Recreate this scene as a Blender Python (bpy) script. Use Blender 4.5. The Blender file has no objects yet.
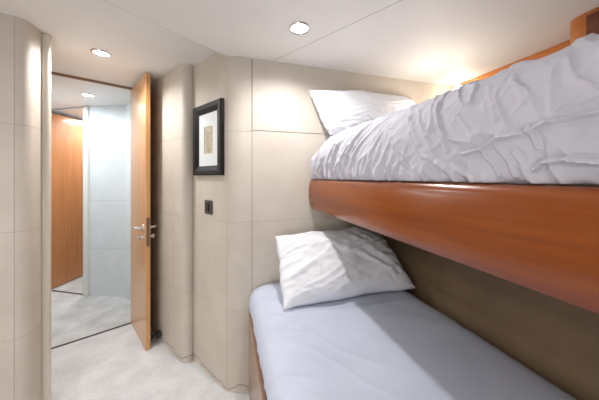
import bpy, bmesh, math, random
from mathutils import Vector, Matrix, noise

S = bpy.context.scene
COL = S.collection

# ------------------------------------------------------------------ camera
F_PX, HORIZON = 240.0, 177.5
YAW = math.radians(16.8)
CAM_Z = 1.238
cd = bpy.data.cameras.new('camera')
cam = bpy.data.objects.new('camera', cd)
COL.objects.link(cam)
cd.sensor_fit = 'HORIZONTAL'
cd.sensor_width = 36.0
cd.lens = 36.0 * F_PX / 599.0
cd.shift_y = (HORIZON - 200.0) / 599.0
cd.clip_start = 0.02
cam.location = (0, 0, CAM_Z)
cam.rotation_euler = (math.radians(90), 0, -YAW)
S.camera = cam

# ------------------------------------------------------------------ exposure, world
S.view_settings.view_transform = 'Standard'
S.view_settings.look = 'None'
S.view_settings.gamma = 1.0
S.view_settings.use_curve_mapping = False
S.view_settings.exposure = 0.58
W = bpy.data.worlds.new('world')
S.world = W
W.use_nodes = True
W.node_tree.nodes['Background'].inputs[0].default_value = (0.9, 0.95, 1, 1)
W.node_tree.nodes['Background'].inputs[1].default_value = 0.05

CEIL, CEIL_LOW, CEIL_HALL = 2.000, 1.935, 1.985


def lamp(name, kind, loc, power, color, **kw):
    d = bpy.data.lights.new(name, kind)
    d.energy = power
    d.color = color
    for k, v in kw.items():
        setattr(d, k, v)
    o = bpy.data.objects.new(name, d)
    COL.objects.link(o)
    o.location = loc
    return o


WHITE, WARM, COOL = (1.0, 0.975, 0.955), (1.0, 0.89, 0.76), (0.90, 0.96, 1.0)
# unseen fill lamps added overhead to brighten the cabin
lamp('cabin_fill', 'AREA', (-1.15, 0.15, 1.90), 5, WHITE, shape='DISK', size=0.3)
lamp('cabin_fill', 'AREA', (-1.15, -0.75, 1.90), 5, WHITE, shape='DISK', size=0.3)

# cool fill panel added at the unseen back wall; no known window there
rear = lamp('rear_fill', 'AREA', (-1.0, -1.24, 0.90), 12, (0.93, 0.96, 1.0), shape='RECTANGLE', size=1.0, size_y=0.9)
rear.rotation_euler = (math.radians(108), 0, 0)

# ------------------------------------------------------------------ helpers


def lin(c):
    return tuple(((v / 255) / 12.92 if v / 255 <= 0.04045 else ((v / 255 + 0.055) / 1.055) ** 2.4) for v in c) + (1.0,)


def mat(name, color, rough=0.6, metal=0.0, coat=0.0, spec=0.5):
    m = bpy.data.materials.new(name)
    m.use_nodes = True
    b = m.node_tree.nodes['Principled BSDF']
    b.inputs['Base Color'].default_value = lin(color)
    b.inputs['Roughness'].default_value = rough
    b.inputs['Metallic'].default_value = metal
    b.inputs['Coat Weight'].default_value = coat
    b.inputs['Coat Roughness'].default_value = 0.12
    b.inputs['Specular IOR Level'].default_value = spec
    return m


def nodes(m):
    t = m.node_tree
    return t, t.nodes, t.links, t.nodes['Principled BSDF']


def ramp(ns, stops):
    r = ns.new('ShaderNodeValToRGB')
    while len(r.color_ramp.elements) < len(stops):
        r.color_ramp.elements.new(0.5)
    for e, (p, c) in zip(r.color_ramp.elements, stops):
        e.position = p
        e.color = c
    return r


def noise_tex(ns, ls, scale, detail=4, stretch=None, rough=0.55):
    co = ns.new('ShaderNodeTexCoord')
    mp = ns.new('ShaderNodeMapping')
    mp.inputs['Scale'].default_value = stretch or (1, 1, 1)
    n = ns.new('ShaderNodeTexNoise')
    n.inputs['Scale'].default_value = scale
    n.inputs['Detail'].default_value = detail
    n.inputs['Roughness'].default_value = rough
    ls.new(co.outputs['Object'], mp.inputs['Vector'])
    ls.new(mp.outputs['Vector'], n.inputs['Vector'])
    return n


def bump(ns, ls, b, src, strength, dist=0.002):
    bp = ns.new('ShaderNodeBump')
    bp.inputs['Strength'].default_value = strength
    bp.inputs['Distance'].default_value = dist
    ls.new(src, bp.inputs['Height'])
    ls.new(bp.outputs['Normal'], b.inputs['Normal'])


def cloth_like(name, c0, c1, scale, rough, bstr, bscale, detail=5, bdist=0.002, stretch=None):
    m = mat(name, c0, rough)
    t, ns, ls, b = nodes(m)
    n = noise_tex(ns, ls, scale, detail, stretch)
    r = ramp(ns, [(0.33, lin(c0)), (0.68, lin(c1))])
    ls.new(n.outputs['Fac'], r.inputs['Fac'])
    ls.new(r.outputs['Color'], b.inputs['Base Color'])
    n2 = noise_tex(ns, ls, bscale, 3)
    bump(ns, ls, b, n2.outputs['Fac'], bstr, bdist)
    return m


def wood(name, dark, light, axis, rough=0.3, coat=0.4, scale=14.0):
    m = mat(name, light, rough, coat=coat)
    t, ns, ls, b = nodes(m)
    st = [1.0, 1.0, 1.0]
    st[axis] = 0.09
    n = noise_tex(ns, ls, scale, 6, tuple(st), 0.6)
    r = ramp(ns, [(0.30, lin(dark)), (0.70, lin(light))])
    st2 = [1.0, 1.0, 1.0]
    st2[axis] = 0.03
    n2 = noise_tex(ns, ls, scale * 9, 3, tuple(st2), 0.6)
    r2 = ramp(ns, [(0.3, (0.82, 0.82, 0.82, 1)), (0.7, (1.08, 1.08, 1.08, 1))])
    mx = ns.new('ShaderNodeMixRGB')
    mx.blend_type = 'MULTIPLY'
    mx.inputs['Fac'].default_value = 0.7
    ls.new(n.outputs['Fac'], r.inputs['Fac'])
    ls.new(n2.outputs['Fac'], r2.inputs['Fac'])
    ls.new(r.outputs['Color'], mx.inputs[1])
    ls.new(r2.outputs['Color'], mx.inputs[2])
    ls.new(mx.outputs['Color'], b.inputs['Base Color'])
    return m


def emit(name, color, strength):
    m = bpy.data.materials.new(name)
    m.use_nodes = True
    b = m.node_tree.nodes['Principled BSDF']
    b.inputs['Base Color'].default_value = (0.8, 0.8, 0.8, 1)
    b.inputs['Emission Color'].default_value = tuple(color) + (1,)
    b.inputs['Emission Strength'].default_value = strength
    return m


def carpet(name, c0, c1):
    m = mat(name, c0, 0.95, spec=0.1)
    t, ns, ls, b = nodes(m)
    n = noise_tex(ns, ls, 7, 6)
    n2 = noise_tex(ns, ls, 130, 3)
    r = ramp(ns, [(0.33, lin(c0)), (0.66, lin(c1))])
    r2 = ramp(ns, [(0.3, (0.80, 0.80, 0.80, 1)), (0.7, (1.06, 1.06, 1.06, 1))])
    mx = ns.new('ShaderNodeMixRGB')
    mx.blend_type = 'MULTIPLY'
    mx.inputs['Fac'].default_value = 1
    ls.new(n.outputs['Fac'], r.inputs['Fac'])
    ls.new(n2.outputs['Fac'], r2.inputs['Fac'])
    ls.new(r.outputs['Color'], mx.inputs[1])
    ls.new(r2.outputs['Color'], mx.inputs[2])
    ls.new(mx.outputs['Color'], b.inputs['Base Color'])
    bump(ns, ls, b, n2.outputs['Fac'], 0.6, 0.004)
    return m


def leather(name, c0, c1, stain=False):
    m = cloth_like(name, c0, c1, 5, 0.55, 0.25, 380, 6, 0.001)
    if stain:      # the damp mark just above the carpet
        t, ns, ls, b = nodes(m)
        base = b.inputs['Base Color'].links[0].from_socket
        g = ns.new('ShaderNodeNewGeometry')
        sx = ns.new('ShaderNodeSeparateXYZ')
        ls.new(g.outputs['Position'], sx.inputs[0])
        n = noise_tex(ns, ls, 10, 5, (1, 1, 0.02))

        def mth(op, a, bv, c=None):
            q = ns.new('ShaderNodeMath')
            q.operation = op
            for i, v in enumerate((a, bv, c)):
                if v is None:
                    continue
                if isinstance(v, (int, float)):
                    q.inputs[i].default_value = v
                else:
                    ls.new(v, q.inputs[i])
            return q.outputs[0]
        lvl = mth('MULTIPLY_ADD', n.outputs['Fac'], 0.13, -0.035)
        dz = mth('ABSOLUTE', mth('SUBTRACT', sx.outputs['Z'], lvl), 0)
        band = mth('LESS_THAN', dz, 0.0045)
        mx = ns.new('ShaderNodeMixRGB')
        mx.inputs[2].default_value = lin((120, 100, 82))
        ls.new(mth('MULTIPLY', band, 0.55), mx.inputs['Fac'])
        ls.new(base, mx.inputs[1])
        ls.new(mx.outputs['Color'], b.inputs['Base Color'])
    return m


M = {}
M['leather'] = leather('leather_beige', (200, 191, 180), (209, 201, 190), True)
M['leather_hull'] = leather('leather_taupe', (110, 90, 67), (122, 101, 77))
M['leather_white'] = leather('leather_white', (216, 221, 224), (224, 229, 231))
M['seam'] = mat('seam_thread', (184, 173, 161), 0.8)
M['seam_white'] = mat('seam_white', (164, 170, 174), 0.8)
M['ceiling'] = cloth_like('ceiling_vinyl', (231, 228, 225), (235, 232, 229), 4, 0.6, 0.05, 300)
M['ceiling_hall'] = cloth_like('ceiling_hall_vinyl', (226, 224, 220), (230, 228, 224), 4, 0.45, 0.05, 300)
M['carpet'] = carpet('carpet_cream', (213, 213, 215), (230, 231, 233))
M['carpet_hall'] = carpet('carpet_grey', (196, 195, 194), (220, 219, 218))
M['cherry'] = wood('cherry_wood', (106, 42, 2), (158, 80, 12), 1, 0.25, 0.28, 9.0)
M['door_wood'] = wood('door_veneer', (200, 146, 90), (214, 162, 106), 2, 0.3, 0.4)
M['door_edge'] = wood('door_edge_wood', (184, 114, 36), (204, 134, 52), 2, 0.3, 0.4)
M['door_far'] = wood('far_door_veneer', (190, 122, 68), (204, 138, 82), 2, 0.25, 0.5)
M['trim_wood'] = wood('cornice_wood', (170, 96, 36), (200, 124, 56), 1, 0.35, 0.3)
M['jamb'] = mat('jamb_lacquer', (214, 206, 192), 0.18, coat=0.6)
M['jamb_white'] = mat('jamb_white_lacquer', (226, 226, 220), 0.18, coat=0.6)
M['dark'] = mat('dark_strip', (70, 58, 50), 0.6)
M['chrome'] = mat('chrome', (215, 212, 208), 0.18, 1.0)
M['bronze'] = mat('lock_plate_metal', (150, 122, 104), 0.32, 1.0)
M['black'] = mat('black_lacquer', (16, 15, 16), 0.4, spec=0.3)
M['black_rubber'] = mat('black_rubber', (24, 22, 22), 0.6)
M['switch'] = mat('switch_grey', (74, 70, 66), 0.35)
M['switch_key'] = mat('switch_black', (30, 28, 27), 0.3)
M['mount'] = mat('picture_mount', (226, 232, 234), 0.35, coat=0.25)
M['linen'] = cloth_like('white_cotton', (226, 229, 236), (233, 235, 241), 8, 0.85, 0.15, 500)
M['duvet'] = cloth_like('pale_lilac_cotton', (195, 202, 221), (202, 209, 227), 6, 0.85, 0.15, 500)
M['duvet_up'] = cloth_like('pale_grey_cotton', (190, 190, 201), (200, 200, 210), 6, 0.85, 0.15, 500)
M['lens'] = emit('lamp_lens', (1.0, 0.98, 0.95), 14)
M['lens_warm'] = emit('reading_lamp_glass', (1.0, 0.86, 0.66), 14)
M['print'] = None


def link(name, me, parent=None, mats=()):
    o = bpy.data.objects.new(name, me)
    COL.objects.link(o)
    for m in mats:
        me.materials.append(m)
    if parent is not None:
        o.parent = parent
        o.matrix_parent_inverse = Matrix.Translation(-Vector(parent.location))
    return o


def from_bm(name, bm, m, parent=None, smooth=False, sharp=40):
    bmesh.ops.recalc_face_normals(bm, faces=bm.faces)
    me = bpy.data.meshes.new(name)
    bm.to_mesh(me)
    bm.free()
    if smooth:
        me.polygons.foreach_set('use_smooth', [True] * len(me.polygons))
        me.set_sharp_from_angle(angle=math.radians(sharp))
    return link(name, me, parent, m if isinstance(m, (list, tuple)) else [m])


def tag(o, label=None, cat=None, group=None, kind=None):
    if label:
        o['label'] = label
    if cat:
        o['category'] = cat
    if group:
        o['group'] = group
    if kind:
        o['kind'] = kind
    return o


def thing(name, loc, label, cat, group=None, kind=None):
    o = bpy.data.objects.new(name, None)
    o.empty_display_size = 0.1
    COL.objects.link(o)
    o.location = loc
    return tag(o, label, cat, group, kind)


class Frame:
    """a local frame: origin, horizontal axis u, horizontal axis w (out of the face), z up"""

    def __init__(self, o, u):
        self.o = Vector(o)
        self.u = Vector((u[0], u[1], 0)).normalized()
        self.w = Vector((self.u.y, -self.u.x, 0))

    def __call__(self, a, b, z):
        return self.o + self.u * a + self.w * b + Vector((0, 0, z))


WORLD = Frame((0, 0, 0), (1, 0))
WORLD.w = Vector((0, 1, 0))


def box(bm, fr, a0, a1, b0, b1, z0, z1, bev=0.0, seg=2):
    vs = [bm.verts.new(fr(a, b, z)) for a in (a0, a1) for b in (b0, b1) for z in (z0, z1)]
    idx = [(0, 1, 3, 2), (4, 6, 7, 5), (0, 4, 5, 1), (2, 3, 7, 6), (0, 2, 6, 4), (1, 5, 7, 3)]
    fs = [bm.faces.new([vs[i] for i in q]) for q in idx]
    if bev > 0:
        es = list({e for f in fs for e in f.edges})
        bmesh.ops.bevel(bm, geom=es, offset=bev, segments=seg, affect='EDGES', profile=0.5)


def bm_box(fr, *a, **k):
    bm = bmesh.new()
    box(bm, fr, *a, **k)
    return bm


def lathe(bm, c, axis, prof, n=28):
    """revolve (radius, height) pairs about axis through c"""
    ax = Vector(axis).normalized()
    e1 = ax.orthogonal().normalized()
    e2 = ax.cross(e1)
    rings = []
    for r, h in prof:
        if r < 1e-6:
            rings.append([bm.verts.new(Vector(c) + ax * h)])
        else:
            rings.append([bm.verts.new(Vector(c) + ax * h + (e1 * math.cos(t) + e2 * math.sin(t)) * r)
                          for t in [2 * math.pi * i / n for i in range(n)]])
    for A, B in zip(rings, rings[1:]):
        for i in range(n):
            j = (i + 1) % n
            if len(A) == 1 and len(B) == 1:
                continue
            if len(A) == 1:
                bm.faces.new((A[0], B[i], B[j]))
            elif len(B) == 1:
                bm.faces.new((A[i], A[j], B[0]))
            else:
                bm.faces.new((A[i], A[j], B[j], B[i]))


def tube(bm, pts, radii, n=12):
    """a round bar through pts with closed ends"""
    pts = [Vector(p) for p in pts]
    rings = []
    for i, p in enumerate(pts):
        d = (pts[min(i + 1, len(pts) - 1)] - pts[max(i - 1, 0)]).normalized()
        up = Vector((0, 0, 1)) if abs(d.z) < 0.9 else Vector((1, 0, 0))
        e1 = d.cross(up).normalized()
        e2 = d.cross(e1)
        r = radii[i] if isinstance(radii, (list, tuple)) else radii
        rings.append([bm.verts.new(p + (e1 * math.cos(t) + e2 * math.sin(t)) * r)
                      for t in [2 * math.pi * k / n for k in range(n)]])
    for A, B in zip(rings, rings[1:]):
        for i in range(n):
            j = (i + 1) % n
            bm.faces.new((A[i], A[j], B[j], B[i]))
    bm.faces.new(rings[0][::-1])
    bm.faces.new(rings[-1])


def fillet(pts, radii, seg=20):
    """round the corners of an open 2-D polyline"""
    out = [Vector(pts[0])]
    for i in range(1, len(pts) - 1):
        p, a, b = Vector(pts[i]), Vector(pts[i - 1]), Vector(pts[i + 1])
        r = radii[i]
        d0, d1 = (a - p).normalized(), (b - p).normalized()
        ang = d0.angle(d1)
        if r <= 0 or ang > 3.1:
            out.append(p)
            continue
        tl = r / math.tan(ang / 2)
        c = p + (d0 + d1).normalized() * (r / math.sin(ang / 2))
        s, e = p + d0 * tl, p + d1 * tl
        a0 = math.atan2(s.y - c.y, s.x - c.x)
        a1 = math.atan2(e.y - c.y, e.x - c.x)
        da = (a1 - a0 + math.pi) % (2 * math.pi) - math.pi
        for k in range(seg + 1):
            t = a0 + da * k / seg
            out.append(c + Vector((math.cos(t), math.sin(t))) * r)
    out.append(Vector(pts[-1]))
    return out


Z_SEAMS = (0.470, 0.980, 1.505)


def wall(name, pts, radii, side, z1, m, seam, u_seams=(), z_seams=Z_SEAMS, z0=0.0, thick=0.03, g=0.0012, depth=0.0012):
    """an upholstered wall: a rounded polyline extruded upwards, with stitched grooves.
    side = +1 when the room lies to the left of the direction of travel"""
    p2 = fillet([Vector(p) for p in pts], radii)
    L = [0.0]
    for a, b in zip(p2, p2[1:]):
        L.append(L[-1] + (b - a).length)
    us = [(l, 0, 0) for l in L]
    for u in u_seams:
        us = [q for q in us if abs(q[0] - u) > g * 1.5]
        us += [(u - g, 0, 1), (u, depth, 1), (u + g, 0, 0)]
    us.sort()

    def at(u):
        for i in range(len(L) - 1):
            if u <= L[i + 1] + 1e-9:
                t = (u - L[i]) / max(L[i + 1] - L[i], 1e-9)
                return p2[i].lerp(p2[i + 1], t), i
        return p2[-1], len(L) - 2

    def nrm(i):
        d = (p2[i + 1] - p2[i]).normalized()
        return Vector((-d.y, d.x)) * side
    zs = [(z0, 0, 0)]
    for z in z_seams:
        if z0 < z < z1:
            zs += [(z - g, 0, 1), (z, depth, 1), (z + g, 0, 0)]
    zs.append((z1, 0, 0))
    bm = bmesh.new()
    G = []
    for u, du, fu in us:
        p, i = at(u)
        j = i
        if abs(u - L[i + 1]) < 1e-6 and i + 1 < len(L) - 1:
            n = (nrm(i) + nrm(i + 1)).normalized()
        elif abs(u - L[i]) < 1e-6 and i > 0:
            n = (nrm(i) + nrm(i - 1)).normalized()
        else:
            n = nrm(i)
        G.append([bm.verts.new((p.x - n.x * max(du, dz), p.y - n.y * max(du, dz), z)) for z, dz, fz in zs])
    B = []
    for (u, du, fu), col in zip(us, G):
        pass
    for a in range(len(us) - 1):
        for b in range(len(zs) - 1):
            f = bm.faces.new((G[a][b], G[a + 1][b], G[a + 1][b + 1], G[a][b + 1]))
            f.material_index = 1 if (us[a][2] or zs[b][2]) else 0
    # the stitched grooves break the smooth surface into panels
    se = [e for e in bm.edges if len(e.link_faces) == 2 and (e.link_faces[0].material_index == 1 or e.link_faces[1].material_index == 1)]
    bmesh.ops.split_edges(bm, edges=se)
    bm.normal_update()
    bm.faces.ensure_lookup_table()
    # orient the faces to the room side
    n0 = nrm(0)
    f0 = next(iter(bm.faces))
    if f0.normal.x * n0.x + f0.normal.y * n0.y < 0:
        bmesh.ops.reverse_faces(bm, faces=bm.faces)
    me = bpy.data.meshes.new(name)
    bm.to_mesh(me)
    bm.free()
    me.polygons.foreach_set('use_smooth', [True] * len(me.polygons))
    o = link(name, me, None, [m, seam])
    md = o.modifiers.new('thickness', 'SOLIDIFY')
    md.thickness = thick
    md.offset = -1
    md.use_rim = False
    tag(o, kind='structure')
    return o


def slab(name, poly, z0, z1, m, top_poly=None):
    bm = bmesh.new()
    lo = [bm.verts.new((x, y, z0)) for x, y in poly]
    hi = [bm.verts.new((x, y, z1)) for x, y in (top_poly or poly)]
    n = len(poly)
    bm.faces.new(lo)
    bm.faces.new(hi)
    for i in range(n):
        j = (i + 1) % n
        bm.faces.new((lo[i], lo[j], hi[j], hi[i]))
    o = from_bm(name, bm, m)
    return tag(o, kind='structure')


# ------------------------------------------------------------------ the room shell
AX = Vector((-0.545, 0.839)).normalized()           # the boat's slanting axis (door passage)
AXN = Vector((0.839, 0.545))
T0, T1 = Vector((-1.216, 2.176)), Vector((-0.782, 2.369))     # cabin door sill
TD = (T1 - T0).normalized()
SL, SR = T0 - TD * 0.16, T1 + TD * 0.10

# floors: cabin and hall carpets meet on the door sill
slab('floor', [(-1.7, -1.35), (1.9, -1.35), (1.9, 1.60), (-0.1, 1.9), tuple(SR), tuple(SL), (-1.7, 1.6)], -0.05, 0, M['carpet'])
slab('floor_hall', [tuple(SL), tuple(SR), (-0.6, 3.1), (-1.0, 5.0), (-3.0, 5.0), (-3.0, 2.4)], -0.05, 0, M['carpet_hall'])

# ceilings
slab('ceiling', [(-1.7, -1.35), (0.3, 1.30), (0.3, 1.9), tuple(SR), tuple(SL), (-1.7, 1.6)], CEIL, CEIL + 0.04, M['ceiling'])
slab('ceiling_hall', [tuple(SL), tuple(SR), (-0.6, 3.1), (-1.0, 5.0), (-3.0, 5.0), (-3.0, 2.4)], CEIL_HALL, CEIL_HALL + 0.04, M['ceiling_hall'])
# lowered ceiling panel over the bunks, with a sloping edge
E0, ED = Vector((0.010, 1.446)), Vector((-0.826, -0.563)).normalized()
EN = Vector((ED.y, -ED.x))          # points to the raised side
if EN.y < 0:
    EN = -EN
EA, EB = E0 - ED * 0.10, E0 + ED * 2.0
EA2, EB2 = EA + EN * 0.125, EB + EN * 0.125
cm = cloth_like('ceiling_panel_vinyl', (231, 228, 225), (235, 232, 229), 4, 0.6, 0.05, 300)
t_, ns, ls, b_ = nodes(cm)
base = b_.inputs['Base Color'].links[0].from_socket
g_ = ns.new('ShaderNodeNewGeometry')
dp = ns.new('ShaderNodeVectorMath')
dp.operation = 'DOT_PRODUCT'
p0, p1 = Vector((0.2356, 1.468)), Vector((0.6576, 0.786))
pn = Vector((p1.y - p0.y, -(p1.x - p0.x))).normalized()
dp.inputs[1].default_value = (pn.x, pn.y, 0)
ls.new(g_.outputs['Position'], dp.inputs[0])
s1 = ns.new('ShaderNodeMath')
s1.operation = 'SUBTRACT'
s1.inputs[1].default_value = pn.dot(p0)
ls.new(dp.outputs['Value'], s1.inputs[0])
s2 = ns.new('ShaderNodeMath')
s2.operation = 'ABSOLUTE'
ls.new(s1.outputs[0], s2.inputs[0])
s3 = ns.new('ShaderNodeMath')
s3.operation = 'LESS_THAN'
s3.inputs[1].default_value = 0.0013
ls.new(s2.outputs[0], s3.inputs[0])
mx = ns.new('ShaderNodeMixRGB')
mx.inputs[2].default_value = lin((120, 114, 108))
ls.new(s3.outputs[0], mx.inputs['Fac'])
ls.new(base, mx.inputs[1])
ls.new(mx.outputs['Color'], b_.inputs['Base Color'])
low = [tuple(EA), (1.9, 1.55), (1.9, -1.35), (-1.7, -1.35), tuple(EB)]
high = [tuple(EA2), (1.9, 1.55), (1.9, -1.35), (-1.7, -1.35), tuple(EB2)]
slab('ceiling_bunks', low, CEIL_LOW, CEIL - 0.001, cm, high)

# end wall behind the pillows, and the rounded corner with the picture
wall('wall_end', [(0.139, 1.42), (1.80, 1.42)], [0, 0], -1, 1.5125, M['leather'], M['seam'], u_seams=(0.003,), z_seams=(0.47, 0.98))
wall('wall_end_upper', [(0.1415, 1.42), (1.80, 1.42)], [0, 0], -1, CEIL - 0.03, M['leather'], M['seam'], z_seams=(), z0=1.5160)
CN = Vector((-0.216, 1.772))
cpath = [(0.139, 1.42), (0.012, 1.42), tuple(CN + (CN - Vector((0.012, 1.42))).normalized() * 0.14)]
wall('wall_corner', cpath, [0, 0.14, 0], 1, CEIL, M['leather'], M['seam'], u_seams=(0.003, 0.146))
# rounded wall beside the open door
wall('wall_doorway', [(-0.2199, 1.81), (-0.1957, 1.611), tuple(Vector((-0.430, 1.972)) + AX * 0.64)], [0, 0.044, 0], 1, CEIL,
     M['leather'], M['seam'], u_seams=(0.235,), thick=0.012)
# left wall, ending in a rounded edge
wall('wall_left', [(-1.62, 1.345), (-0.922, 1.478), (-0.932, 1.602)], [0, 0.055, 0], -1, CEIL, M['leather'], M['seam'],
     u_seams=(0.672,), z_seams=(0.473, 0.98, 1.490))
wall('wall_passage', [(-0.955, 1.62), (-1.315, 2.19)], [0, 0], -1, CEIL, M['leather'], M['seam'])
wall('wall_side', [(-1.60, 1.36), (-1.60, -1.30)], [0, 0], 1, CEIL, M['leather'], M['seam'], thick=0.04)
wall('wall_back', [(-1.64, -1.30), (1.85, -1.30)], [0, 0], 1, CEIL, M['leather'], M['seam'], thick=0.04)

# ship's side: slopes outwards behind the bunks


def sheet(name, prof, y0, y1, m):
    bm = bmesh.new()
    A = [bm.verts.new((x, y0, z)) for x, z in prof]
    B = [bm.verts.new((x, y1, z)) for x, z in prof]
    for i in range(len(prof) - 1):
        bm.faces.new((A[i], A[i + 1], B[i + 1], B[i]))
    bm.faces.new((A[0], B[0], B[-1], A[-1]))
    bm.faces.new(A)
    bm.faces.new(B)
    return tag(from_bm(name, bm, m), kind='structure')


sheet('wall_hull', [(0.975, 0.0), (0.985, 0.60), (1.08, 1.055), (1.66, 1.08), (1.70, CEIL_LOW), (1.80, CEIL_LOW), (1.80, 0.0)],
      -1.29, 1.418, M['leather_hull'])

# hall beyond the door
wall('wall_hall', [(-1.375, 3.035), (-1.0, 2.895), (-0.915, 2.785), tuple(Vector((-0.430, 1.972)) + AX * 0.66)], [0, 0.05, 0.05, 0], -1,
     CEIL_HALL, M['leather_white'], M['seam_white'], z_seams=(0.50, 1.0, 1.493), thick=0.02)
wall('wall_landing', [(-1.36, 2.20), (-2.05, 2.75), (-1.90, 3.30)], [0, 0, 0], -1, CEIL_HALL, M['leather_white'], M['seam_white'])
wall('wall_far', [(-1.36, 3.07), (-1.20, 4.5), (-2.6, 4.6), (-2.7, 3.5), (-1.93, 3.34)], [0, 0, 0, 0, 0], 1, CEIL_HALL,
     M['leather_white'], M['seam_white'])

# posts, sills, lintels


def post(name, c, r, z1, m, flat=1.0):
    bm = bmesh.new()
    lathe(bm, (c[0], c[1], 0), (0, 0, 1), [(0, 0.0), (r, 0.0), (r, z1), (0, z1)], 24)
    return tag(from_bm(name, bm, m, smooth=True), kind='structure')


post('trim_1', (-0.929, 1.619), 0.0225, CEIL - 0.002, M['jamb'])
ft = Frame((T0.x, T0.y, 0), tuple(TD))
tag(from_bm('trim_2', bm_box(ft, -0.10, 0.56, -0.008, 0.008, 0.0, 0.004), M['dark']), kind='structure')
tag(from_bm('trim_8', bm_box(ft, 0.486, 0.60, -0.02, 0.03, 0.0, CEIL_HALL - 0.01), M['jamb']), kind='structure')
tag(from_bm('trim_3', bm_box(ft, -0.10, 0.56, -0.010, 0.012, CEIL_HALL - 0.001, CEIL), mat('lintel_wood', (138, 112, 88), 0.5)), kind='structure')
# second doorway
P2 = Vector((-1.402, 3.06))
f2 = Frame((P2.x, P2.y, 0), (-0.379, 0.208))
tag(from_bm('trim_4', bm_box(f2, -0.036, 0.036, -0.03, 0.03, 0.0, CEIL_HALL - 0.002, bev=0.016, seg=4), M['jamb_white'], smooth=True), kind='structure')
tag(from_bm('trim_5', bm_box(f2, 0.037, 0.49, -0.008, 0.008, 0.0, 0.004), M['dark']), kind='structure')
tag(from_bm('trim_6', bm_box(f2, 0.037, 0.49, -0.008, 0.008, CEIL_HALL - 0.010, CEIL_HALL), M['seam_white']), kind='structure')

# wooden cornice along the ship's side under the ceiling
tag(from_bm('trim_7', bm_box(WORLD, 1.655, 1.690, -1.28, 1.415, 1.885, CEIL_LOW - 0.001, bev=0.006), M['trim_wood']), kind='structure')

# ------------------------------------------------------------------ cabin door
H, D = Vector((-0.788, 2.378)), Vector((-0.555, 1.951))
fd = Frame((H.x, H.y, 0), tuple(D - H))
DW = (D - H).length
if fd.w.dot(Vector((1, 0.5, 0))) > 0:      # w must point to the face that looks left, w negative is the column side
    fd.w = -fd.w
DT = 0.031
door = thing('door_1', (H.x, H.y, 0), 'open wooden cabin door with a chrome lever handle', 'door', kind='structure')
dbm = bmesh.new()
box(dbm, fd, 0, DW, -DT, 0, 0.004, CEIL - 0.017, bev=0.003)
dbm.normal_update()
for f in dbm.faces:
    f.material_index = 1 if f.normal.dot(fd.u) > 0.8 else 0
from_bm('door_leaf', dbm, [M['door_wood'], M['door_edge']], door)
from_bm('lock_plate', bm_box(fd, DW, DW + 0.003, -DT + 0.006, -0.004, 0.745, 0.952, bev=0.001), M['bronze'], door)


def lever(sgn):
    """sgn +1: on the face that looks left, -1: on the other face"""
    b0 = 0.0 if sgn > 0 else -DT
    hz, a = 0.874, DW - 0.045
    bm = bmesh.new()
    c = fd(a, b0, hz)
    ax = fd.w * sgn
    lathe(bm, c, ax, [(0, 0), (0.024, 0), (0.025, 0.004), (0.022, 0.009), (0, 0.009)], 24)
    tube(bm, [fd(a, b0 + sgn * 0.008, hz), fd(a, b0 + sgn * 0.034, hz), fd(a - 0.006, b0 + sgn * 0.044, hz), fd(a - 0.035, b0 + sgn * 0.047, hz - 0.001),
              fd(a - 0.085, b0 + sgn * 0.047, hz - 0.004), fd(a - 0.112, b0 + sgn * 0.044, hz - 0.003)],
         [0.010, 0.010, 0.010, 0.0095, 0.0085, 0.007])
    from_bm('handle', bm, M['chrome'], door, smooth=True)
    bm = bmesh.new()
    c = fd(a, b0, hz - 0.068)
    lathe(bm, c, ax, [(0, 0), (0.020, 0), (0.020, 0.006), (0.008, 0.009), (0.008, 0.022), (0, 0.022)], 20)
    box(bm, fd, a - 0.004, a + 0.004, min(b0 + sgn * 0.020, b0 + sgn * 0.036), max(b0 + sgn * 0.020, b0 + sgn * 0.036), hz - 0.083, hz - 0.053, bev=0.002)
    from_bm('thumb_turn', bm, M['chrome'], door, smooth=True)


lever(1)
lever(-1)

# door stop on the wall behind the door
ds = fd(DW - 0.035, -DT, 0.062)
stop = thing('door_stop', (ds.x, ds.y, 0.0), 'small black door stop low on the wall behind the open door', 'door stop')
nw = -fd.w
bm = bmesh.new()
lathe(bm, ds + nw * 0.002, nw, [(0, 0), (0.018, 0), (0.021, 0.004), (0.018, 0.014), (0.010, 0.018), (0.010, 0.056), (0, 0.056)], 20)
from_bm('bumper', bm, M['black_rubber'], stop, smooth=True)
bm = bmesh.new()
lathe(bm, ds + nw * 0.050, nw, [(0, 0), (0.021, 0), (0.025, 0.006), (0.025, 0.020), (0, 0.020)], 20)
from_bm('base', bm, M['black_rubber'], stop, smooth=True)

# far door in the next cabin
H2 = Vector((-1.875, 3.25))
fd2 = Frame((H2.x, H2.y, 0), (0.324, 0.946))
far = thing('door_2', (H2.x, H2.y, 0), 'orange wooden door standing open beyond the hall', 'door', kind='structure')
from_bm('door_leaf', bm_box(fd2, 0, 0.68, -0.04, 0, 0.008, 1.238 + 0.710, bev=0.003), M['door_far'], far)
bm = bmesh.new()
for hz in (0.3, 1.0, 1.7):
    tube(bm, [fd2(-0.006, 0.004, hz), fd2(-0.006, 0.004, hz + 0.07)], 0.006)
from_bm('hinge', bm, M['chrome'], far, smooth=True)

# ------------------------------------------------------------------ downlights


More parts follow.
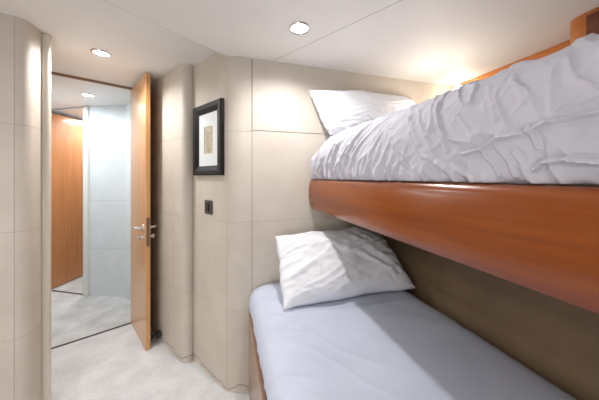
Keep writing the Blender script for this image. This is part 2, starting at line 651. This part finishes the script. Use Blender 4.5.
def downlight(loc, r, label, power, color, spot=162, blend=0.75, rad=0.03, lens='lens'):
    x, y, z = loc
    t = thing('ceiling_downlight', (x, y, z), label, 'ceiling light', 'recessed ceiling downlights')
    bm = bmesh.new()
    lathe(bm, (x, y, z), (0, 0, -1), [(r * 0.74, 0.0), (r * 0.74, 0.002), (r * 0.80, 0.0065), (r * 0.95, 0.005), (r, 0.001), (r, 0.0), (r * 0.74, 0.0)], 36)
    from_bm('trim_ring', bm, M['chrome'], t, smooth=True)
    bm = bmesh.new()
    lathe(bm, (x, y, z), (0, 0, -1), [(0, 0.0004), (r * 0.72, 0.0004), (r * 0.72, 0.002), (r * 0.4, 0.003), (0, 0.0034)], 32)
    from_bm('lens', bm, M[lens], t, smooth=True)
    lamp('downlight_beam', 'SPOT', (x, y, z - 0.012), power, color, spot_size=math.radians(spot), spot_blend=blend, shadow_soft_size=rad)
    return t


downlight((0.323, 1.071, CEIL_LOW), 0.049, 'round downlight in the lower ceiling panel above the bunks', 18, WHITE)
downlight((-0.738, 1.757, CEIL), 0.052, 'round downlight in the raised ceiling just inside the cabin door', 23, WHITE)
downlight((-1.204, 2.633, CEIL_HALL), 0.052, 'small downlight in the hall ceiling seen through the doorway', 5, COOL, spot=164)
lamp('far_cabin_light', 'AREA', (-1.50, 3.75, CEIL_HALL - 0.02), 6, WHITE, shape='DISK', size=0.3)
lamp('hall_fill', 'AREA', (-1.62, 2.72, CEIL_HALL - 0.02), 4.4, COOL, shape='DISK', size=0.45)  # added fill disk evening out the hall, besides its downlight

# ------------------------------------------------------------------ picture and switch
cd_ = (Vector((0.012, 1.42)) - CN).normalized()
fc = Frame((CN.x, CN.y, 0), tuple(cd_))          # w points into the room?
if fc.w.dot(Vector((-1, -0.5, 0))) < 0:
    fc.w = -fc.w
pa0, pa1, pz0, pz1 = 0.032, 0.370, 1.252, 1.697
pf = fc((pa0 + pa1) / 2, 0, pz0)
pic = thing('picture_frame', tuple(pf), 'black framed small print in a wide white mount on the beige wall', 'picture')
bm = bmesh.new()
fw = 0.058
outer = [(pa0, pz0), (pa1, pz0), (pa1, pz1), (pa0, pz1)]
prof = [(0.0, 0.002), (0.0, 0.020), (0.008, 0.026), (0.030, 0.024), (0.050, 0.015), (fw, 0.012), (fw, 0.002)]
cx_, cz_ = (pa0 + pa1) / 2, (pz0 + pz1) / 2
rings = []
for ins, dep in prof:
    rings.append([bm.verts.new(fc(a + (ins if a < cx_ else -ins), dep, z + (ins if z < cz_ else -ins))) for a, z in outer])
for A, B in zip(rings, rings[1:] + rings[:1]):
    for i in range(4):
        j = (i + 1) % 4
        bm.faces.new((A[i], A[j], B[j], B[i]))
from_bm('frame', bm, M['black'], pic)
# mount with a window cut in it
iw0, iw1, iz0, iz1 = pa0 + 0.122, pa1 - 0.113, pz0 + 0.135, pz1 - 0.140
bm = bmesh.new()
R = [[(pa0 + fw - 0.002, pz0 + fw - 0.002), (pa1 - fw + 0.002, pz0 + fw - 0.002), (pa1 - fw + 0.002, pz1 - fw + 0.002), (pa0 + fw - 0.002, pz1 - fw + 0.002)],
     [(iw0, iz0), (iw1, iz0), (iw1, iz1), (iw0, iz1)]]
V = [[bm.verts.new(fc(a, 0.009, z)) for a, z in r] for r in R]
V.append([bm.verts.new(fc(a, 0.006, z)) for a, z in R[1]])
for A, B in zip(V, V[1:]):
    for i in range(4):
        j = (i + 1) % 4
        bm.faces.new((A[i], A[j], B[j], B[i]))
from_bm('mount', bm, M['mount'], pic)
pm = mat('print_paper', (196, 182, 150), 0.6)
t_, ns, ls, b_ = nodes(pm)
n1 = noise_tex(ns, ls, 16, 3, (1, 1, 1.6))
r1 = ramp(ns, [(0.30, lin((158, 154, 128))), (0.45, lin((188, 182, 158))), (0.58, lin((200, 186, 166))), (0.75, lin((166, 146, 120)))])
ls.new(n1.outputs['Fac'], r1.inputs['Fac'])
ls.new(r1.outputs['Color'], b_.inputs['Base Color'])
from_bm('print', bm_box(fc, iw0 - 0.004, iw1 + 0.004, 0.003, 0.0058, iz0 - 0.004, iz1 + 0.004), pm, pic)
bm = bmesh.new()
for a0, a1, z0, z1 in [(iw0 + 0.006, iw1 - 0.006, iz1 - 0.045, iz1 - 0.043), (iw0 + 0.03, iw0 + 0.0325, iz0 + 0.01, iz1 - 0.02), (iw0 + 0.006, iw1 - 0.012, iz0 + 0.05, iz0 + 0.052),
                       (iw0 + 0.055, iw0 + 0.057, iz0 + 0.02, iz0 + 0.09)]:
    box(bm, fc, a0, a1, 0.0058, 0.0063, z0, z1)
from_bm('ink_lines', bm, mat('ink_brown', (112, 92, 66), 0.7), pic)

sa = 0.200
sw = thing('light_switch', tuple(fc(sa, 0, 1.01)), 'small dark grey light switch on the wall below the picture', 'switch')
from_bm('plate', bm_box(fc, sa - 0.043, sa + 0.043, 0.001, 0.009, 1.010, 1.096, bev=0.003), M['switch'], sw)
from_bm('rocker', bm_box(fc, sa - 0.016, sa + 0.016, 0.009, 0.016, 1.025, 1.081, bev=0.003), M['switch_key'], sw)

# ------------------------------------------------------------------ bunks
YB0, YB1 = -1.27, 1.413
# upper bunk: cherry front board with a rounded face, shelf base
up = thing('upper_bunk', (0.9, 0.2, 1.066), 'upper bunk with a deep glossy cherry wood front board', 'bunk bed')
bm = bmesh.new()
prof = [(0.525, 1.212), (0.518, 1.222), (0.508, 1.225), (0.499, 1.220), (0.493, 1.205), (0.488, 1.175), (0.486, 1.145), (0.488, 1.105), (0.493, 1.068), (0.498, 1.057), (0.506, 1.044), (0.525, 1.044)]
A = [bm.verts.new((x, YB0, z)) for x, z in prof]
B = [bm.verts.new((x, YB1, z)) for x, z in prof]
for i in range(len(prof)):
    j = (i + 1) % len(prof)
    bm.faces.new((A[i], A[j], B[j], B[i]))
bm.faces.new(A)
bm.faces.new(B)
from_bm('front_board', bm, M['cherry'], up, smooth=True, sharp=50)
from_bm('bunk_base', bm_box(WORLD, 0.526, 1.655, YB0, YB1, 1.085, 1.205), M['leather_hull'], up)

# lower bunk: base box with cherry side panel
lo = thing('lower_bunk', (0.55, 0.2, 0.0), 'lower bunk base with a wooden side panel beside the carpet', 'bunk bed')
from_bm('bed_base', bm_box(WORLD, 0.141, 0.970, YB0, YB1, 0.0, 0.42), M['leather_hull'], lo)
from_bm('side_panel', bm_box(WORLD, 0.120, 0.140, YB0, YB1, 0.0, 0.45, bev=0.004), wood('bunk_side_wood', (140, 104, 78), (160, 122, 94), 1), lo)


def fbm(p, o=4):
    return noise.fractal(Vector(p), 1.0, 2.0, o)


def ridge(p):
    return 1.0 - abs(noise.noise(Vector(p))) * 2.0


def smooth(a, b, x):
    t = max(0.0, min(1.0, (x - a) / (b - a)))
    return t * t * (3 - 2 * t)


def resample(prof, n):
    """evenly spaced points on a smooth curve through prof"""
    P = [Vector(p) for p in prof]
    fine = []
    for i in range(len(P) - 1):
        p0, p1, p2, p3 = P[max(i - 1, 0)], P[i], P[i + 1], P[min(i + 2, len(P) - 1)]
        for k in range(16):
            t = k / 16
            fine.append(0.5 * ((2 * p1) + (p2 - p0) * t + (2 * p0 - 5 * p1 + 4 * p2 - p3) * t * t + (3 * p1 - p0 - 3 * p2 + p3) * t ** 3))
    fine.append(P[-1])
    L = [0]
    for a, b in zip(fine, fine[1:]):
        L.append(L[-1] + (b - a).length)
    out, i = [], 0
    for k in range(n):
        s = L[-1] * k / (n - 1)
        while i < len(L) - 2 and L[i + 1] < s:
            i += 1
        out.append((fine[i].lerp(fine[i + 1], (s - L[i]) / max(L[i + 1] - L[i], 1e-9)), s))
    return out


def seg_dist(p, a, b):
    ab = b - a
    t = max(0, min(1, (p - a).dot(ab) / ab.length_squared))
    q = p - (a + ab * t)
    return q.length, t, ab.cross(p - a) if False else (ab.x * (p.y - a.y) - ab.y * (p.x - a.x))


def quilt(name, prof, n_u, ys, zb, disp, end, m, label, cat, fine=0.5):
    """a duvet lying on a bunk: a cross-section swept along the bunk, creased by disp(y, s, x, z); underside flat at zb"""
    dense = resample(prof, 2000)
    S_ = dense[-1][1]
    nf = int(n_u * 0.8)
    want = [fine * i / nf for i in range(nf)] + [fine + (S_ - fine) * i / (n_u - nf - 1) for i in range(n_u - nf)]
    pr = [dense[min(1999, int(round(w / S_ * 1999)))] for w in want]
    bm = bmesh.new()
    rows = []
    for y in ys:
        row = []
        for k, (p, s) in enumerate(pr):
            a, b = pr[max(k - 1, 0)][0], pr[min(k + 1, n_u - 1)][0]
            t = (b - a).normalized()
            n = Vector((-t.y, t.x))
            x, z = p.x, p.y
            sc = end(y)
            zz = zb + (z - zb) * sc[0]
            d = disp(y, s, x, z) * (0.0 if k in (0, n_u - 1) else 1.0)
            row.append(bm.verts.new((x + n.x * d + sc[1] * (1 if n.x < 0 else 0) * abs(n.x), y, max(zz + n.y * d, zb + (0.0 if k in (0, n_u - 1) else 0.001)))))
        rows.append(row)
    for A, B in zip(rows, rows[1:]):
        for i in range(n_u - 1):
            bm.faces.new((A[i], A[i + 1], B[i + 1], B[i]))
        bm.faces.new((A[-1], A[0], B[0], B[-1]))
    bm.faces.new(rows[0])
    bm.faces.new(rows[-1])
    o = from_bm(name, bm, m, smooth=True, sharp=75)
    return tag(o, label, cat)


def spaced(y0, y1, n, pw):
    return [y0 + (y1 - y0) * (i / (n - 1)) ** pw for i in range(n)]


# upper duvet
up_prof = [(0.524, 1.2265), (0.509, 1.238), (0.499, 1.275), (0.495, 1.325), (0.503, 1.382), (0.531, 1.434), (0.576, 1.468), (0.636, 1.483), (0.74, 1.484), (0.95, 1.470), (1.20, 1.430), (1.34, 1.390),
           (1.385, 1.35), (1.39, 1.2265)]
UP_CREASES = [  # (y, height) polylines, amplitude, width
    ([(0.40, 1.290), (0.36, 1.296), (0.345, 1.305), (0.33, 1.312), (0.29, 1.314), (0.25, 1.326), (0.20, 1.328), (0.10, 1.345)], 0.008, 0.0036),
    ([(0.275, 1.252), (0.262, 1.264), (0.235, 1.266), (0.20, 1.260), (0.12, 1.252)], 0.010, 0.0034),
    ([(0.283, 1.322), (0.272, 1.306), (0.268, 1.288)], 0.006, 0.0036),
    ([(0.25, 1.326), (0.235, 1.345), (0.20, 1.352)], 0.004, 0.003),
    ([(0.42, 1.380), (0.39, 1.345), (0.36, 1.300)], 0.005, 0.005),
    ([(0.36, 1.290), (0.34, 1.262), (0.335, 1.242)], 0.007, 0.004),
    ([(0.335, 1.300), (0.315, 1.270), (0.31, 1.240)], 0.007, 0.004),
    ([(0.305, 1.285), (0.292, 1.262), (0.288, 1.238)], 0.007, 0.004),
    ([(0.50, 1.440), (0.46, 1.370), (0.44, 1.300)], 0.005, 0.006),
    ([(0.54, 1.40), (0.50, 1.34), (0.475, 1.29)], 0.005, 0.006),
    ([(0.47, 1.275), (0.44, 1.250), (0.43, 1.235)], 0.009, 0.007),
    ([(0.43, 1.265), (0.41, 1.245), (0.39, 1.236)], 0.008, 0.005),
    ([(0.33, 1.44), (0.30, 1.40), (0.29, 1.37)], 0.004, 0.0045),
    ([(0.37, 1.43), (0.345, 1.385), (0.335, 1.35)], 0.004, 0.0045),
    ([(0.62, 1.46), (0.57, 1.40), (0.53, 1.33)], 0.006, 0.008),
    ([(0.66, 1.38), (0.61, 1.31), (0.58, 1.25)], 0.006, 0.007),
    ([(0.95, 1.30), (0.88, 1.40), (0.78, 1.48)], 0.008, 0.009),
    ([(1.10, 1.26), (1.04, 1.38), (0.94, 1.47)], 0.008, 0.010),
    ([(1.25, 1.26), (1.18, 1.38), (1.08, 1.49)], 0.009, 0.010),
    ([(1.34, 1.27), (1.30, 1.36), (1.22, 1.47)], 0.007, 0.010),
    ([(1.17, 1.24), (1.13, 1.32), (1.07, 1.40)], 0.006, 0.008),
    ([(1.02, 1.25), (0.98, 1.33), (0.93, 1.38)], 0.006, 0.008),
    ([(0.78, 1.25), (0.75, 1.33), (0.68, 1.42)], 0.007, 0.009),
    ([(0.26, 1.47), (0.22, 1.44), (0.17, 1.44)], 0.003, 0.005),
]
UPC = [([Vector(p) for p in c], a, w) for c, a, w in UP_CREASES]


def up_disp(y, s, x, z):
    front = smooth(0.50, 0.28, s)
    d = 0.006 * fbm((y * 5, s * 5, 3.1), 2)
    k = smooth(0.45, 0.75, y)
    a = (y * 1.0 + s * 0.75, s * 1.0 - y * 0.75)          # creases leaning one way near the head
    b = (y * 1.0 - s * 0.6, s * 1.0 + y * 0.6)
    r1 = ridge((a[0] * 17 + 0.5 * fbm((y * 7, s * 7, 9), 2), a[1] * 4.0, 1.7)) ** 3
    r2 = max(0, ridge((b[0] * 20 + 0.4 * fbm((y * 8, s * 8, 5), 3), b[1] * 6.0, 7.7))) ** 5
    d += 0.007 * max(0, r1) * k + 0.007 * max(0, r2) * (1 - k)
    d += 0.0022 * max(0, ridge((y * 22, s * 16, 2.2))) ** 4
    d += 0.0010 * fbm((y * 30, s * 30, 0.3), 3)
    low_ = smooth(1.30, 1.235, z) if x < 0.6 else 0          # gathered along the board
    d += low_ * 0.012 * max(0, ridge((y * 22, z * 6, 4.4))) ** 2 - low_ * 0.010 * max(0, noise.noise(Vector((y * 16, 2.2, z * 8))))
    if x < 0.7:
        q = Vector((y, z))
        for c, am, w in UPC:
            best = 9
            for p0, p1 in zip(c, c[1:]):
                ab = p1 - p0
                t = max(0, min(1, (q - p0).dot(ab) / ab.length_squared))
                dd = (q - p0 - ab * t).length
                best = min(best, dd)
            if best < 4 * w:
                d += am * (1.0 if w < 0.0037 or y > 0.7 else 0.65) * (math.exp(-(best / w) ** 2) - 0.35 * math.exp(-((best - 1.9 * w) / w) ** 2))
    return d * (0.35 + 0.65 * front)


def up_end(y):
    e = smooth(1.385, 1.24, y)
    return (0.80 + 0.20 * e, 0.0)


ysu = [-1.2 + 1.35 * i / 60 for i in range(60)] + spaced(0.15, 1.392, 420, 1.25)
quilt('duvet', up_prof, 240, ysu, 1.2265, up_disp, up_end, M['duvet_up'], 'rumpled pale grey white duvet on the upper bunk behind the cherry board', 'duvet', fine=0.45)

# lower duvet
lo_prof = [(0.165, 0.4515), (0.138, 0.462), (0.128, 0.500), (0.126, 0.535), (0.133, 0.572), (0.155, 0.605), (0.200, 0.627), (0.30, 0.638), (0.55, 0.643), (0.85, 0.640), (0.93, 0.625), (0.960, 0.590),
           (0.962, 0.4515)]


def lo_disp(y, s, x, z):
    d = 0.004 * fbm((y * 3, s * 3, 1.3), 3) + 0.0009 * fbm((y * 16, s * 16, 8.3), 2)
    a = (y * 0.8 + s * 0.9, s * 0.9 - y * 0.6)
    d += 0.0022 * max(0, ridge((a[0] * 8, a[1] * 2.5, 3.7))) ** 4
    side = smooth(0.38, 0.18, x)
    d += side * 0.005 * max(0, ridge((y * 11 + s * 7, s * 3, 6.1))) ** 3
    return d


def lo_end(y):
    e = smooth(1.41, 1.27, y)
    return (0.86 + 0.14 * math.sqrt(max(e, 0)), 0.0)


ysl = [-1.2 + 1.5 * i / 50 for i in range(50)] + spaced(0.30, 1.408, 190, 1.0)
quilt('duvet', lo_prof, 110, ysl, 0.4515, lo_disp, lo_end, M['duvet'], 'smooth pale lilac grey duvet covering the lower bunk', 'duvet')


# ------------------------------------------------------------------ pillows
def pillow(name, c00, c10, c01, c11, thick, seed, label, creases=(), belly=0.55, n=70, puff=0.03):
    """c00 bottom-left, c10 bottom-right, c01 top-left, c11 top-right corners in space; the front swells by belly of thick"""
    c00, c10, c01, c11 = map(Vector, (c00, c10, c01, c11))
    nrm = ((c10 - c00).cross(c01 - c00)).normalized()
    if nrm.y > 0:
        nrm = -nrm
    eu, ev = (c10 - c00).normalized(), (c01 - c00).normalized()
    bm = bmesh.new()
    F, K = [], []
    for i in range(n + 1):
        F.append([])
        K.append([])
        for j in range(n + 1):
            u, v = i / n, j / n
            U, Vv = 2 * u - 1, 2 * v - 1
            p = (c00 * (1 - u) + c10 * u) * (1 - v) + (c01 * (1 - u) + c11 * u) * v
            # sides are drawn in between the corners
            p += eu * (-U) * puff * 0.55 * (1 - Vv * Vv) + ev * (-Vv) * puff * 0.55 * (1 - U * U)
            p += (eu * fbm((v * 4, seed, u * 2), 3) + ev * fbm((u * 4, v * 2, seed + 5), 3)) * 0.010
            h = max(0.0, (1 - U ** 4) * (1 - Vv ** 4)) ** 0.62
            h *= 1 - 0.25 * (U * U + Vv * Vv) * 0.5
            w = 0.010 * fbm((u * 3, v * 3, seed), 3)
            rr = ridge((u * 6 + v * 3.5 + seed, v * 2 - u * 1.2, seed))
            w += 0.003 * max(0, rr) ** 3
            r2 = ridge((u * 4 - v * 8, v * 1.5 + u * 2.5, seed + 3))
            w += 0.006 * max(0, r2) ** 4
            w += 0.004 * max(0, ridge((u * 11 + v * 6, v * 5 - u * 2, seed + 9))) ** 4
            edge = min(u, 1 - u, v, 1 - v)
            w += 0.006 * max(0, ridge((u * 14, v * 14, seed + 7))) ** 2 * smooth(0.28, 0.02, edge)
            for (a, b, am, wd) in creases:
                a, b = Vector(a), Vector(b)
                q = Vector((u, v))
                ab = b - a
                t = max(0, min(1, (q - a).dot(ab) / ab.length_squared))
                dd = (q - a - ab * t).length
                w += am * math.exp(-(dd / wd) ** 2) * (1 - t * 0.6)
            e = min(1.0, h * 2.2)
            F[-1].append(bm.verts.new(p + nrm * (thick * belly * h + w * e)))
            if 0 < i < n and 0 < j < n:
                K[-1].append(bm.verts.new(p - nrm * (thick * (1 - belly) * h)))
            else:
                K[-1].append(F[-1][-1])
    for i in range(n):
        for j in range(n):
            bm.faces.new((F[i][j], F[i + 1][j], F[i + 1][j + 1], F[i][j + 1]))
            q = (K[i][j], K[i][j + 1], K[i + 1][j + 1], K[i + 1][j])
            if len(set(q)) == 4:
                try:
                    bm.faces.new(q)
                except ValueError:
                    pass
    o = from_bm(name, bm, M['linen'], smooth=True, sharp=80)
    return tag(o, label, 'pillow')


pillow('pillow', (0.235, 1.045, 0.650), (0.955, 1.040, 0.655), (0.262, 1.345, 0.905), (0.925, 1.350, 0.915), 0.15, 1.3,
       'white pillow leaning on the end wall on the lower bunk', creases=[((0.95, 0.05), (0.35, 0.75), 0.010, 0.035), ((0.98, 0.1), (0.55, 0.9), 0.008, 0.03), ((0.05, 0.3), (0.4, 0.5), 0.008, 0.03),
                                                                      ((0.05, 0.95), (0.35, 0.55), 0.008, 0.035)], belly=0.62, puff=0.012)
pillow('pillow', (0.595, 1.330, 1.492), (1.230, 1.325, 1.492), (0.482, 1.392, 1.772), (1.260, 1.390, 1.785), 0.145, 6.2,
       'white pillow standing against the end wall on the upper bunk', creases=[((0.02, 0.98), (0.3, 0.6), 0.008, 0.04), ((0.05, 0.1), (0.5, 0.3), 0.008, 0.035)], belly=0.7, puff=-0.02)

# ------------------------------------------------------------------ reading lamp and locker at the ship's side
rl = thing('reading_lamp', (1.665, 1.30, 1.84), 'small glowing reading lamp in the corner above the upper bunk pillow', 'lamp')
bm = bmesh.new()
lathe(bm, (1.655, 1.30, 1.855), (-1, 0, 0), [(0, 0), (0.03, 0), (0.03, 0.008), (0.010, 0.012), (0.010, 0.050), (0, 0.050)], 20)
from_bm('bracket', bm, M['chrome'], rl, smooth=True)
bm = bmesh.new()
bmesh.ops.create_uvsphere(bm, u_segments=24, v_segments=14, radius=0.036)
bmesh.ops.translate(bm, verts=bm.verts, vec=(1.57, 1.30, 1.855))
from_bm('glass_globe', bm, M['lens_warm'], rl, smooth=True)
lamp('reading_lamp_light', 'POINT', (1.22, 1.18, 1.63), 2.5, WARM, shadow_soft_size=0.06)

lk = thing('wall_locker', (1.57, -0.3, 1.60), 'wooden locker with a rounded corner under the ceiling above the upper bunk', 'cabinet')
pts = fillet([(1.652, 0.69), (1.448, 0.69), (1.448, -1.2)], [0, 0.06, 0], 10)
bm = bmesh.new()
poly = [(p.x, p.y) for p in pts] + [(1.652, -1.2)]
lo_v = [bm.verts.new((x, y, 1.60)) for x, y in poly]
hi_v = [bm.verts.new((x, y, CEIL_LOW - 0.002)) for x, y in poly]
for i in range(len(poly)):
    j = (i + 1) % len(poly)
    bm.faces.new((lo_v[i], lo_v[j], hi_v[j], hi_v[i]))
bm.faces.new(lo_v)
bm.faces.new(hi_v)
from_bm('carcass', bm, M['trim_wood'], lk, smooth=True)
from_bm('door', bm_box(WORLD, 1.436, 1.447, -0.35, 0.615, 1.62, CEIL_LOW - 0.02, bev=0.003), wood('locker_shade_wood', (92, 46, 22), (120, 62, 30), 1), lk)  # added panel; its darker wood paints in the shade on the locker front
